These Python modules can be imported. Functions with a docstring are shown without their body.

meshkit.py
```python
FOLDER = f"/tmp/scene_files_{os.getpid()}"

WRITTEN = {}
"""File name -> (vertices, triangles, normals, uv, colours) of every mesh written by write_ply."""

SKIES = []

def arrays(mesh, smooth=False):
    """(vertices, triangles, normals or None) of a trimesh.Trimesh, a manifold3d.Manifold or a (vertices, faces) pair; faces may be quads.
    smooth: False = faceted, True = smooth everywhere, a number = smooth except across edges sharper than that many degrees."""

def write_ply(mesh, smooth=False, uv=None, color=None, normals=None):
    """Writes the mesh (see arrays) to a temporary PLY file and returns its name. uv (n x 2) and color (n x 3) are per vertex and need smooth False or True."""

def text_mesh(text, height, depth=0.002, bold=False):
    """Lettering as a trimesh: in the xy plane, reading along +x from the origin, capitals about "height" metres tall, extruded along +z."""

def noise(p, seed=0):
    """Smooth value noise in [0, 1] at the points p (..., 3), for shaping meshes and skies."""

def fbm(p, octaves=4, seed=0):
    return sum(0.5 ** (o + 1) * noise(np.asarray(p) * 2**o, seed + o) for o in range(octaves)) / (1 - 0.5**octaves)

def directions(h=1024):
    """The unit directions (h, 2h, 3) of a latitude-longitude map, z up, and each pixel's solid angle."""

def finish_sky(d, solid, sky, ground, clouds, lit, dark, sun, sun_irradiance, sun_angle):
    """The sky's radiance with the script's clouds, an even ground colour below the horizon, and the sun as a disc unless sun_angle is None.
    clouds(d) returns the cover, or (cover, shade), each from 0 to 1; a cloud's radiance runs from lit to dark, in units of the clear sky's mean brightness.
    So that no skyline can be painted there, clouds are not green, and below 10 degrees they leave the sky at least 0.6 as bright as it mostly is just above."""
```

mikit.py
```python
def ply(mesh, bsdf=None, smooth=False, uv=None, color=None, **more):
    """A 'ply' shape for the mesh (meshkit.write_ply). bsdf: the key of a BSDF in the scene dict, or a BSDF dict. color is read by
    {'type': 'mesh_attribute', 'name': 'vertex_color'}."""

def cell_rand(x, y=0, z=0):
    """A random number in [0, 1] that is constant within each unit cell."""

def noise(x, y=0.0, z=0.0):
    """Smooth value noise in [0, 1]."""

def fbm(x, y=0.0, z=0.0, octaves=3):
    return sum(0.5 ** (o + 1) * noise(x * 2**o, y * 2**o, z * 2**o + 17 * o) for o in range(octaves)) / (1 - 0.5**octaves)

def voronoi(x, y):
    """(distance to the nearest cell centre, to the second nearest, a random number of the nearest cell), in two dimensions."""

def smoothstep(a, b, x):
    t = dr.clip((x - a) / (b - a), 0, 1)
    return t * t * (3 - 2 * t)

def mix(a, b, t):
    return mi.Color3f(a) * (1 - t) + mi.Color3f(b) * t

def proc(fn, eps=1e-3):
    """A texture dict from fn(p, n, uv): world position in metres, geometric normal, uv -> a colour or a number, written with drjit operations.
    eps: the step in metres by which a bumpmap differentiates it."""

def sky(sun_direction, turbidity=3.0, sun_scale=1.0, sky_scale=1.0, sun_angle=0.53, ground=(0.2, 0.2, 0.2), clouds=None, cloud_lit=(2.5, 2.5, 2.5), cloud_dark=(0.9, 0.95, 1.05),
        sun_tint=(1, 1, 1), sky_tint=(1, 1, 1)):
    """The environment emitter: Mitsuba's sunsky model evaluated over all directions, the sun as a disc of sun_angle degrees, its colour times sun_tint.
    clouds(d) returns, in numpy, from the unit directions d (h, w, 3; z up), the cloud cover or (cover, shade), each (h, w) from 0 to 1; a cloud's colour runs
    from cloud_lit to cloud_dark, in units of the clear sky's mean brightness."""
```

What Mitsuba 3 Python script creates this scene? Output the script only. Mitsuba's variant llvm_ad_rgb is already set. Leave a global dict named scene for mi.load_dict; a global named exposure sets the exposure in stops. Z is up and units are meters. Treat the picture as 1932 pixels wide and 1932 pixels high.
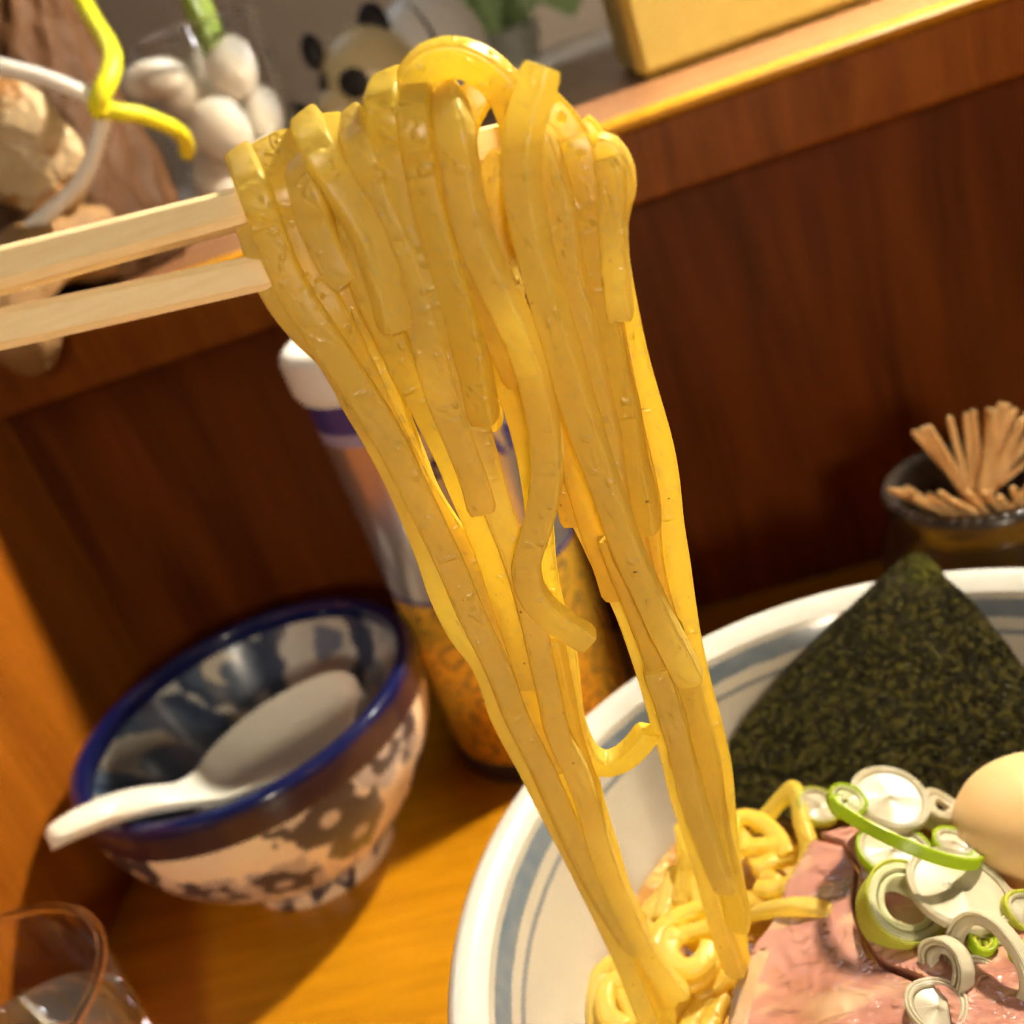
import math, sys
import numpy as np
import trimesh
import drjit as dr
import mitsuba as mi
sys.path.insert(0, "/opt/lang")
import mikit, meshkit
from mikit import ply, proc, noise, fbm, voronoi, smoothstep, mix
from shapely.geometry import Polygon

T = mi.ScalarTransform4f
scene, labels = {"type": "scene"}, {}
rng = np.random.default_rng(7)

# ------------------------------------------------------------------ camera
F_PX = 1937.0
ROLL, PITCH, YAW = map(math.radians, (20.5, 24.0, 10.0))
CAM = np.array([0, 0, .25])
FWD = np.array([-math.sin(YAW) * math.cos(PITCH), math.cos(YAW) * math.cos(PITCH), -math.sin(PITCH)])
RT = np.array([math.cos(YAW), math.sin(YAW), 0])
UP = np.cross(RT, FWD)
EX = math.cos(ROLL) * RT - math.sin(ROLL) * UP       # picture right
EY = math.sin(ROLL) * RT + math.cos(ROLL) * UP       # picture up
scene["camera"] = {
    "type": "thinlens", "fov": 2 * math.degrees(math.atan(966 / F_PX)), "fov_axis": "x", "near_clip": .01, "far_clip": 20,
    "aperture_radius": .00115, "focus_distance": .163,
    "to_world": T().look_at(origin=CAM.tolist(), target=(CAM + FWD).tolist(), up=EY.tolist())}

# ------------------------------------------------------------------ light
exposure = 0.0
def rgb(*c): return {"type": "rgb", "value": list(c)}
scene["room_light"] = {"type": "constant", "radiance": rgb(.115, .102, .085)}
LAMP = np.array([.226, .432, .505])


def ray(p):
    x, y = p[0] - 966, 966 - p[1]
    return FWD + x / F_PX * EX + y / F_PX * EY
def at(p, y=None, z=None, d=None):
    r = ray(p)
    t = y / r[1] if y is not None else (z - CAM[2]) / r[2] if z is not None else d
    return CAM + r * t

# ------------------------------------------------------------------ materials
def principled(color, rough=.5, **k):
    return {"type": "twosided", "b": {"type": "principled", "base_color": color if isinstance(color, dict) else rgb(*color), "roughness": rough, **k}}
def mat(key, d): scene["mat_" + key] = d; return "mat_" + key
def bumped(d, fn, scale, eps=3e-4):
    b = {"type": "bumpmap", "scale": scale, "arbitrary": proc(fn, eps), "nested": d["b"] if d["type"] == "twosided" else d}
    return {"type": "twosided", "b": b} if d["type"] == "twosided" else b

def grain(p, lo, hi, ax=0, stretch=9.0, f=120.0):
    a, b, c = [p.x, p.y, p.z][ax], [p.x, p.y, p.z][(ax + 1) % 3], [p.x, p.y, p.z][(ax + 2) % 3]
    warp = fbm(a * f / stretch * .3, b * f * .12, c * f * .12) * 1.4
    g = fbm(a * f / stretch, b * f + warp * 3, c * f + warp * 3, 4)
    fine = noise(a * f * .5, b * f * 7, c * f * 7)
    return mix(lo, hi, dr.clip((g - .25) * 1.7 + (fine - .5) * .25, 0, 1))

M_COUNTER = mat("counter_wood", principled(proc(lambda p, n, uv: grain(p, (.36, .135, .003), (.62, .285, .006), 0, 9, 70)), .32, specular=.4))
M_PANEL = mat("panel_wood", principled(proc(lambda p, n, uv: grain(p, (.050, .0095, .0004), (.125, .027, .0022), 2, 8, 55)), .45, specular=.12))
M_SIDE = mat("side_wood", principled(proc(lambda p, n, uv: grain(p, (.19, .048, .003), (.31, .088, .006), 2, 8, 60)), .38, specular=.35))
M_LEDGE = mat("ledge_wood", principled(proc(lambda p, n, uv: grain(p, (.105, .025, .002), (.23, .065, .007), 2, 5, 90)), .4, specular=.15))
M_LEDGETOP = mat("ledge_top_wood", principled(proc(lambda p, n, uv: grain(p, (.15, .068, .030), (.24, .115, .055), 0, 10, 60)), .36, specular=.4))
mat("rear", principled((.30, .22, .16), .7))
M_CHOP = mat("pale_wood", principled(proc(lambda p, n, uv: mix((.88, .66, .33), (.97, .80, .49), fbm(p.x * 90, p.y * 260, p.z * 1400))), .5, specular=.3))
M_PICK = mat("toothpick_wood", principled(proc(lambda p, n, uv: mix((.55, .33, .13), (.78, .52, .24), noise(p.x * 900, p.y * 900, p.z * 120))), .6))
M_WHITE = mat("white_glaze", principled((.60, .585, .545), .16, specular=.5))
M_SPOON = mat("spoon_glaze", principled((.86, .81, .70), .14, specular=.5))
M_LID = mat("white_plastic", principled((.82, .80, .75), .35))
M_NAVY = mat("navy_glaze", principled((.004, .006, .050), .12, specular=.6))
M_DARKRIM = mat("dark_glaze", principled((.035, .016, .020), .18, specular=.5))
M_NAVYINK = mat("navy_ink", principled((.035, .03, .17), .35))
M_BASEMETAL = mat("dark_can_base", principled((.02, .016, .03), .3))

# ------------------------------------------------------------------ mesh helpers
cat = trimesh.util.concatenate
def put(key, mesh, m, smooth=35, kind=None, **k):
    scene[key] = ply(mesh, m, smooth, **k)
    if kind: labels[key] = {"kind": kind}
    return key
NUM = {}
def fresh(name):
    n = NUM.get(name, -1) + 1; NUM[name] = n
    return name if n == 0 else f"{name}_{n:03d}"
def tag(key, label, category, group=None, **k):
    labels[key] = {"label": label, "category": category, **({"group": group} if group else {}), **k}
    return key

def lathe(prof, center, n=96, close=False):
    prof = np.asarray(prof, float)
    a = np.linspace(0, 2 * np.pi, n, endpoint=False)
    v = np.stack([prof[:, :1] * np.cos(a), prof[:, :1] * np.sin(a), np.repeat(prof[:, 1:], n, 1)], -1).reshape(-1, 3)
    f, m = [], len(prof)
    for i in range(m if close else m - 1):
        for j in range(n):
            q, k = (j + 1) % n, (i + 1) % m
            f += [[i * n + j, i * n + q, k * n + q], [i * n + j, k * n + q, k * n + j]]
    t = trimesh.Trimesh(v, f, process=False)
    t.merge_vertices(); t.update_faces(t.nondegenerate_faces())
    t.vertices += np.asarray(center, float)
    return t
def arc(cx, cz, rx, rz, a0, a1, n=8):
    a = np.radians(np.linspace(a0, a1, n))
    return np.stack([cx + rx * np.cos(a), cz + rz * np.sin(a)], 1)
def spline(pts, n):
    """Centripetal-like Catmull-Rom through the points, n samples evenly by length."""
    P = np.asarray(pts, float)
    P = np.vstack([2 * P[0] - P[1], P, 2 * P[-1] - P[-2]])
    out = []
    for i in range(1, len(P) - 2):
        t = np.linspace(0, 1, 16, endpoint=False)[:, None]
        a, b, c, d = P[i - 1:i + 3]
        out.append(.5 * (2 * b + (c - a) * t + (2 * a - 5 * b + 4 * c - d) * t ** 2 + (3 * b - a - 3 * c + d) * t ** 3))
    out = np.vstack(out + [P[-2:-1]])
    for _ in range(2):
        out[1:-1] = .25 * out[:-2] + .5 * out[1:-1] + .25 * out[2:]
    s = np.r_[0, np.cumsum(np.linalg.norm(np.diff(out[:, :3], axis=0), axis=1))]
    u = np.linspace(0, s[-1], n)
    return np.stack([np.interp(u, s, out[:, k]) for k in range(out.shape[1])], 1)
def sweep(path, w, th, n=14, power=3.2, hint=None, twist=0.0, wob=0.0, seed=0, taper=(1, 1), turn=0.0):
    """A strap of width w and thickness th along the path, its broad side towards the hint direction at the start, carried along without twisting."""
    P = np.asarray(path, float)[:, :3]
    t = np.gradient(P, axis=0); t /= np.linalg.norm(t, axis=1, keepdims=True)
    N = np.zeros_like(P)
    nrm = np.asarray(hint if hint is not None else [0, 0, 1], float)
    for i in range(len(P)):
        nrm = nrm - (nrm @ t[i]) * t[i]; nrm /= np.linalg.norm(nrm); N[i] = nrm
    B = np.cross(t, N)
    a = np.linspace(0, 2 * np.pi, n, endpoint=False)
    ca, sa = np.cos(a), np.sin(a)
    cx, cy = np.sign(ca) * np.abs(ca) ** (2 / power), np.sign(sa) * np.abs(sa) ** (2 / power)
    r = np.random.default_rng(seed)
    L = np.linspace(0, 1, len(P))
    ws = 1 + wob * (np.sin(L * r.uniform(5, 14) + r.uniform(0, 6)) + .6 * np.sin(L * r.uniform(18, 34) + r.uniform(0, 6)))
    ws = ws * np.interp(L, [0, 1], taper)
    tw = turn + twist * np.sin(L * r.uniform(2, 5) + r.uniform(0, 6))
    V = []
    for i in range(len(P)):
        c, s = math.cos(tw[i]), math.sin(tw[i])
        b, m = B[i] * c + N[i] * s, N[i] * c - B[i] * s
        k = .86 if i in (0, len(P) - 1) else 1.0
        V.append(P[i] + (cx[:, None] * b * w * ws[i] + cy[:, None] * m * th * (2 - ws[i])) * .5 * k)
    V = np.vstack(V + [P[:1], P[-1:]])
    f = []
    for i in range(len(P) - 1):
        for j in range(n):
            q = (j + 1) % n
            f += [[i * n + j, i * n + q, (i + 1) * n + q], [i * n + j, (i + 1) * n + q, (i + 1) * n + j]]
    c0, c1, e = len(V) - 2, len(V) - 1, (len(P) - 1) * n
    for j in range(n):
        q = (j + 1) % n
        f += [[c0, q, j], [c1, e + j, e + q]]
    m = trimesh.Trimesh(V, f, process=False)
    if m.volume < 0: m.invert()
    return m
def rbox(lo, hi, r=.002):
    """A box with chamfered edges."""
    lo, hi = np.asarray(lo, float), np.asarray(hi, float)
    c, h = (lo + hi) / 2, (hi - lo) / 2
    r = min(r, h.min() * .9)
    pts = [[sx * (h[0] - (k != 0) * r), sy * (h[1] - (k != 1) * r), sz * (h[2] - (k != 2) * r)] for sx in (-1, 1) for sy in (-1, 1) for sz in (-1, 1) for k in range(3)]
    m = trimesh.convex.convex_hull(np.array(pts)); m.apply_translation(c)
    return m
def ball(c, r, rot=None, sub=4, lump=0, freq=60, seed=0):
    m = trimesh.creation.icosphere(subdivisions=sub)
    v = np.array(m.vertices)
    if lump: v = v * (1 + lump * (meshkit.fbm(v * freq, 4, seed)[:, None] - .5) * 2)
    v = v * np.asarray(r, float)
    if rot is not None: v = v @ np.asarray(rot, float).T
    m.vertices = v + np.asarray(c, float)
    return m
def frame(z, x=None):
    """Rotation whose third column is z (and whose first leans towards x)."""
    z = np.asarray(z, float); z = z / np.linalg.norm(z)
    x = np.asarray(x if x is not None else ([1, 0, 0] if abs(z[0]) < .9 else [0, 1, 0]), float)
    x = x - (x @ z) * z; x /= np.linalg.norm(x)
    return np.stack([x, np.cross(z, x), z], 1)

# ------------------------------------------------------------------ the lamps of the room and an added front fill (out of the picture)
bulb = trimesh.creation.icosphere(3, .018); bulb.apply_translation(LAMP)
put("pendant_lamp__bulb", bulb, principled((.8, .8, .8)), True, emitter={"type": "area", "radiance": rgb(2750, 2400, 1800)})
put("pendant_lamp__socket", lathe([[.0001, .018], [.011, .018], [.015, .034], [.015, .075], [.004, .092], [.003, .9], [.0001, .9]], LAMP, 24), M_BASEMETAL)
tag("pendant_lamp", "bare warm pendant bulb hanging above the counter", "lamp")
fill_ball = trimesh.creation.icosphere(3, .060); fill_ball.apply_translation([.15, -.66, .42])  # unseen glowing ball added behind the camera to brighten noodle and chopstick fronts
put("added_fill_lamp__globe", fill_ball, principled((.8, .8, .8)), True, emitter={"type": "area", "radiance": rgb(122, 104, 77)})
put("added_fill_lamp__cap", lathe([[.0001, .058], [.020, .058], [.020, .066], [.003, .07], [.003, .9], [.0001, .9]], [.15, -.66, .42], 24), M_BASEMETAL)
tag("added_fill_lamp", "added warm fill globe low behind the viewer", "lamp")
tube = lathe([[.0001, -.3], [.013, -.3], [.013, .3], [.0001, .3]], [0, 0, 0], 24)
tube.apply_transform(trimesh.transformations.rotation_matrix(math.pi / 2, [0, 1, 0])); tube.apply_translation([-.55, 1.0, 1.15])
put("ceiling_tube__glass_tube", tube, principled((.8, .8, .8)), True, emitter={"type": "area", "radiance": rgb(14, 17, 22)})
hold = rbox([-.9, .96, 1.166], [-.2, 1.04, 1.2]); put("ceiling_tube__holder", hold, M_LID)
tag("ceiling_tube", "cool white tube lamp over the kitchen", "lamp")

# ------------------------------------------------------------------ setting
WALL_Y, LEDGE_Y, LEDGE_Z, LEDGE_B, SIDE_X = .3955, .365, .2105, .1829, -.255
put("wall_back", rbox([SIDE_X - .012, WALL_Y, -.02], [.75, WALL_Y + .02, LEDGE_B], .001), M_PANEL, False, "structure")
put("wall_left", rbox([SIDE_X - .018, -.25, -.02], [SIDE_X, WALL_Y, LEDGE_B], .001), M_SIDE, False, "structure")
put("countertop", rbox([-.9, -.25, -.035], [.75, WALL_Y + .02, 0], .001), M_COUNTER, False)
tag("countertop", "orange lacquered wooden counter under the bowls", "counter")
put("serving_ledge__front_board", rbox([-.6, LEDGE_Y, LEDGE_B], [.75, LEDGE_Y + .02, LEDGE_Z - .0036], .0010), M_LEDGE, False)
put("serving_ledge__edge_strip", rbox([-.6, LEDGE_Y - .0008, LEDGE_Z - .0036], [.75, LEDGE_Y + .0165, LEDGE_Z + .0004], .0014), M_COUNTER, False)
put("serving_ledge__top_board", rbox([-.6, LEDGE_Y + .0166, LEDGE_Z - .0035], [.75, .88, LEDGE_Z], .0012), M_LEDGETOP, False)
tag("serving_ledge", "raised reddish brown wooden ledge along the top of the panel wall", "ledge")
put("kitchen_counter", rbox([-1.2, .905, .10], [1.2, 1.24, LEDGE_Z + .004], .004), principled((.20, .185, .17), .4, metallic=.3), False)
tag("kitchen_counter", "blurred grey steel kitchen counter behind the ledge", "counter")
put("wall_kitchen", rbox([-1.6, 1.25, -.2], [1.6, 1.28, 1.1], .002), principled(proc(lambda p, n, uv: mix((.10, .068, .048), (.18, .135, .105), smoothstep(.3, .7, noise(p.x * 6, p.z * 1.5)))), .7), False, "structure")

put("wall_rear", rbox([-1.6, -2.02, -.9], [1.6, -2.0, 1.1], .002), "mat_rear", False, "structure")
# ------------------------------------------------------------------ pepper can
CC = np.array([-.0776, .3454, 0]); CR = .0374
zc = lambda v: .25 * (1 + v)
Z0, Z1, Z2, Z3 = 0.0, zc(-.667), zc(-.395), zc(-.352)
def gold(p, n, uv):
    a = dr.atan2(p.x - CC[0], -(p.y - CC[1])) * CR
    u, v = a * 95, p.z * 95
    wx, wy = fbm(u * .8, v * .8) * 2.2, fbm(u * .8 + 9, v * .8 + 4) * 2.2
    d1, d2, w = voronoi(u * .75 + wx * .4, v * .75 + wy * .4)
    swirl = dr.sin(d1 * 17 + wx * 3)
    ink = smoothstep(.45, .75, swirl) * smoothstep(.80, .55, d1) * smoothstep(.30, .45, fbm(u * .3, v * .3))
    return mix((.95, .54, .05), (.11, .07, .07), ink * .6)
M_GOLD = mat("gold_can", principled(proc(gold), .3, metallic=.35, specular=.5))
M_SILVER = mat("white_can", principled((.74, .70, .69), .24, metallic=.85, specular=.6))
put("pepper_can__body", lathe([[CR - .0004, Z1], [CR, Z1], [CR, Z2], [CR - .0004, Z2]], CC), M_SILVER)
put("pepper_can__lower_print", lathe([[.0001, .006], [CR - .001, .006], [CR, .008], [CR, Z1]], CC), M_GOLD)
put("pepper_can__base_band", lathe([[.0001, 0], [CR + .0006, 0], [CR + .0012, .0014], [CR + .0012, .0075], [CR, .0085]], CC), M_BASEMETAL)
put("pepper_can__line", lathe([[CR, Z1 - .0009], [CR + .0002, Z1 - .0008], [CR + .0002, Z1 + .0008], [CR, Z1 + .0009]], CC), M_NAVYINK)
put("pepper_can__top_band", lathe([[CR, Z2], [CR + .0002, Z2], [CR + .0002, Z3], [CR - .002, Z3 + .001], [.0001, Z3 + .001]], CC), M_NAVYINK)
put("pepper_can__pale_band", lathe([[CR, Z2 - .0045], [CR + .0002, Z2 - .0045], [CR + .0002, Z2], [CR, Z2]], CC), mat("lavender_ink", principled((.30, .27, .42), .3)))
lidr = CR + .0030
lid = np.vstack([[[.0001, Z3], [lidr - .0015, Z3]], arc(lidr - .004, Z3 + .004, .004, .004, -60, 0, 5), arc(lidr - .005, Z3 + .0135, .0050, .0045, 0, 90, 7), [[lidr - .010, Z3 + .0172], [lidr - .013, Z3 + .0165], [.0001, Z3 + .0165]]])
put("pepper_can__lid", lathe(lid, CC), M_LID)
def wrap_text(s, h, ang0, pitch, zb):
    out = []
    for i, ch in enumerate(s):
        m = meshkit.text_mesh(ch, h, .0006, bold=True)
        v = np.array(m.vertices); v[:, 0] -= (v[:, 0].min() + v[:, 0].max()) / 2
        a = math.radians(ang0 + pitch * i) + v[:, 0] / CR
        r = CR - .0002 + v[:, 2]
        m.vertices = np.stack([CC[0] + r * np.sin(a), CC[1] - r * np.cos(a), zb + v[:, 1]], 1)
        m.fix_normals(); out.append((ch, m))
    return out
for ch, m in wrap_text("GABAN", .0088, -8.5, 15.8, zc(-.489)):
    put(fresh("pepper_can__letter"), m, M_NAVYINK, False)
tag("pepper_can", "tall pepper can with white lid, navy bands and gold printed lower half", "can")

# ------------------------------------------------------------------ blue and white bowl with the spoon
BC = np.array([-.1690, .3000, 0]); BR, BH = .0640, .0745
def bowl_out(p, n, uv):
    a = dr.atan2(p.y - BC[1], p.x - BC[0]) * .055
    u, v = a * 62, (p.z - .033) * 62
    d1, d2, w = voronoi(u * .72, v * .72 + .2)
    ang = fbm(u * 2.1, v * 2.1)
    leaf = smoothstep(.50, .40, d1 + (ang - .5) * .9) * smoothstep(.10, .17, d1) 
    pale = smoothstep(.62, .5, d1 + (fbm(u * 3 + 7, v * 3) - .5) * .5) * smoothstep(.45, .6, w)
    c = mix((.84, .66, .45), (.30, .26, .27), pale * .75)
    return mix(c, (.05, .042, .05), leaf * smoothstep(.25, .35, w))
def bowl_hit(p):
    r = ray(p); t = np.linspace(.2, .6, 4000)[:, None]; q = CAM + r * t
    rr = np.hypot(q[:, 0] - BC[0], q[:, 1] - BC[1]) / (BR - .0058)
    return q[np.argmax((q[:, 2] < .0105 + np.minimum(rr, 1) ** 2.4 * (BH - .0175)) & (rr < 1))]
MED = [(*bowl_hit(p), sz) for p, sz in [((300, 1425), .0255), ((605, 1232), .0275), ((425, 1262), .0165), ((520, 1420), .02), ((215, 1520), .012)]]
def bowl_in(p, n, uv):
    wash = fbm(p.x * 120, p.y * 120, p.z * 120, 4)
    c = mix((.22, .27, .33), (.50, .50, .47), smoothstep(.34, .62, wash))
    c = mix(c, (.11, .15, .22), smoothstep(.57, .70, fbm(p.x * 75 + 5, p.y * 75, p.z * 75 + 3)) * .7)
    for i, (mx, my, mz, s) in enumerate(MED):
        u, v = (p.x - float(mx)) / s, ((p.y - float(my)) * .75 + (p.z - float(mz)) * .66) / s
        d = dr.sqrt(u * u + v * v) + .05 * dr.sin(dr.atan2(v, u) * 8 + i) + (wash - .5) * .3
        c = mix(c, (.022, .034, .075), smoothstep(1.02, .92, d) * .97)
        if i % 2 == 0:      # filled flower with a pale comma
            c = mix(c, (.070, .100, .155), smoothstep(.82, .60, d))
            o1 = dr.sqrt(dr.square(u + .05) + dr.square(v)) + (wash - .5) * .25
            o2 = dr.sqrt(dr.square(u - .14) + dr.square(v + .10))
            c = mix(c, (.50, .47, .40), smoothstep(.40, .33, o1) * smoothstep(.24, .32, o2))
        else:               # ring around a pale field
            c = mix(c, (.46, .45, .42), smoothstep(.68, .58, d))
            c = mix(c, (.10, .14, .21), smoothstep(.30, .20, dr.sqrt(dr.square(u - .15) + dr.square(v - .1)) + (wash - .5) * .5))
    return c
M_BOUT = mat("bowl_outside", principled(proc(bowl_out), .2, specular=.5))
M_BIN = mat("bowl_inside", principled(proc(bowl_in), .16, specular=.5))
def bprof(t):   # outside radius by height
    return .031 + (BR - .031) * np.sin(np.clip(t, 0, 1) * np.pi / 2) ** .85
ts = np.linspace(0, 1, 22)
outer = np.stack([bprof(ts), .008 + ts * (BH - .020)], 1)
outer = np.vstack([[[.0001, .002], [.026, .002], [.027, 0], [.030, 0], [.031, .008]], outer[1:]])
put("patterned_bowl__outer_wall", lathe(outer, BC), M_BOUT)
tr = np.linspace(0.0, 1, 26)
inner = np.stack([.0001 + (BR - .0058) * tr, .0105 + tr ** 2.4 * (BH - .0175)], 1)
put("patterned_bowl__inner_wall", lathe(inner[::-1], BC), M_BIN)
put("patterned_bowl__dark_band", lathe([[BR - .0002, BH - .0130], [BR + .0006, BH - .0125], [BR + .0010, BH - .006], [BR + .0006, BH - .0035], [BR - .0002, BH - .0035]], BC), M_DARKRIM)
rim = np.vstack([[[BR + .0004, BH - .0055]], arc(BR - .0024, BH - .0028, .0030, .0028, -20, 200, 12), [[BR - .0058, BH - .0090]]])
put("patterned_bowl__rim", lathe(rim, BC), M_NAVY)
tag("patterned_bowl", "small blue and white patterned bowl with a navy rim beside the pepper can", "bowl")

# porcelain spoon: stations (pixel, height, half width, depth of the trough)
st = [((88, 1577), .0868, 6, -.0005), ((98, 1571), .0865, 15, -.002), ((150, 1545), .0850, 22, -.003), ((215, 1519), .0815, 24, -.003), ((290, 1502), .0775, 22, -.002), ((350, 1492), .0730, 25, .000),
      ((410, 1472), .0690, 48, .005), ((465, 1440), .0655, 76, .007), ((520, 1404), .0630, 90, .009), ((575, 1368), .0615, 92, .009), ((625, 1336), .0610, 80, .007), ((660, 1315), .0620, 52, .004), ((676, 1306), .0630, 8, .0)]
C = spline([np.r_[at(p, z=z), w * 1.32 * (np.linalg.norm(at(p, z=z) - CAM)) / F_PX, dpt] for p, z, w, dpt in st], 60)
tg = np.gradient(C[:, :3], axis=0); tg /= np.linalg.norm(tg, axis=1, keepdims=True)
top, bot = [], []
for c, t in zip(C, tg):
    side = np.cross(t, [0, -.22, 1]); side /= np.linalg.norm(side); nn = np.cross(side, t)
    for s in np.linspace(-1, 1, 15):
        sag = c[4] * (1 - s * s) ** .8
        e = math.sqrt(max(1 - s * s, 0))
        top.append(c[:3] + side * s * c[3] - nn * sag)
        bot.append(c[:3] + side * s * c[3] * .985 - nn * (max(sag, 0) + .0006 + .0048 * e))
V = np.vstack([top, bot]); n, m_ = len(C), 15; f = []
for i in range(n - 1):
    for j in range(m_ - 1):
        a, b, c_, d = i * m_ + j, i * m_ + j + 1, (i + 1) * m_ + j + 1, (i + 1) * m_ + j
        o = n * m_; f += [[a, b, c_], [a, c_, d], [o + a, o + c_, o + b], [o + a, o + d, o + c_]]
    for j in (0, m_ - 1):
        a, d, o = i * m_ + j, (i + 1) * m_ + j, n * m_
        f += [[a, d, o + d], [a, o + d, o + a]]
for i in (0, n - 1):
    for j in range(m_ - 1):
        a, o = i * m_ + j, n * m_; f += [[a, a + 1, o + a + 1], [a, o + a + 1, o + a]]
sp = trimesh.Trimesh(V, f, process=False); sp.fix_normals()
put("soup_spoon", sp, M_SPOON, 70)
tag("soup_spoon", "white porcelain soup spoon resting in the blue patterned bowl", "spoon")

# ------------------------------------------------------------------ ramen bowl
RC = np.array([.0300, .1475, 0]); RR, RH = .1030, .0875
SOUP_Z = .0520
def ramen_wall(p, n, uv):
    r = dr.sqrt(dr.square(p.x - RC[0]) + dr.square(p.y - RC[1]))
    up = smoothstep(.2, .35, n.z * 0 + 1)
    w = (fbm(p.x * 160, p.y * 160, p.z * 160) - .5) * .0003
    a = dr.atan2(p.y - RC[1], p.x - RC[0])
    worn = .86 + .14 * noise(a * 30, r * 900)
    band = smoothstep(.0915, .0917, r + w) * smoothstep(.0939, .0936, r + w) * smoothstep(.060, .062, p.z)
    thin = smoothstep(.0899, .0901, r + w * .3) * smoothstep(.0906, .0904, r + w * .3) * smoothstep(.060, .062, p.z)
    return mix((.42, .39, .335), (.095, .125, .165), dr.clip(dr.maximum(band * worn, thin * .8), 0, 1))
M_RIN = mat("ramen_inside", principled(proc(ramen_wall), .17, specular=.5))
rin = np.vstack([[[RR - .0085, RH - .0032]], [[.0938, .0828], [.0917, .0786], [.0902, .0744], [.0880, .0682], [.0850, .0600], [.0812, .0520], [.0775, .0460], [.070, .0350], [.058, .0250], [.040, .018], [.0001, .016]]])
put("ramen_bowl__inner_wall", lathe(rin, RC, 160), M_RIN)
put("ramen_bowl__rim", lathe(np.vstack([[[RR - .0010, RH - .0065]], arc(RR - .0030, RH - .0036, .0030, .0036, -30, 90, 9), [[RR - .0055, RH - .0006], [RR - .0085, RH - .0032]]]), RC, 160), M_WHITE)
put("ramen_bowl__outer_wall", lathe([[.0001, .004], [.030, .004], [.031, 0], [.036, 0], [.038, .008], [.058, .020], [.075, .037], [.088, .056], [.096, .070], [RR - .0010, RH - .0065]], RC, 160), M_WHITE)
tag("ramen_bowl", "large white ramen bowl with grey blue bands inside its rim", "bowl")
def soupc(p, n, uv):
    f = fbm(p.x * 220, p.y * 220)
    return mix((.40, .20, .045), (.66, .42, .13), smoothstep(.35, .65, f))
M_SOUP = mat("soup", bumped(principled(proc(soupc), .08, specular=.6), lambda p, n, uv: fbm(p.x * 400, p.y * 400), .0006))
put("broth", lathe([[.0001, SOUP_Z], [.0812, SOUP_Z]], RC, 96), M_SOUP, True)
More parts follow.
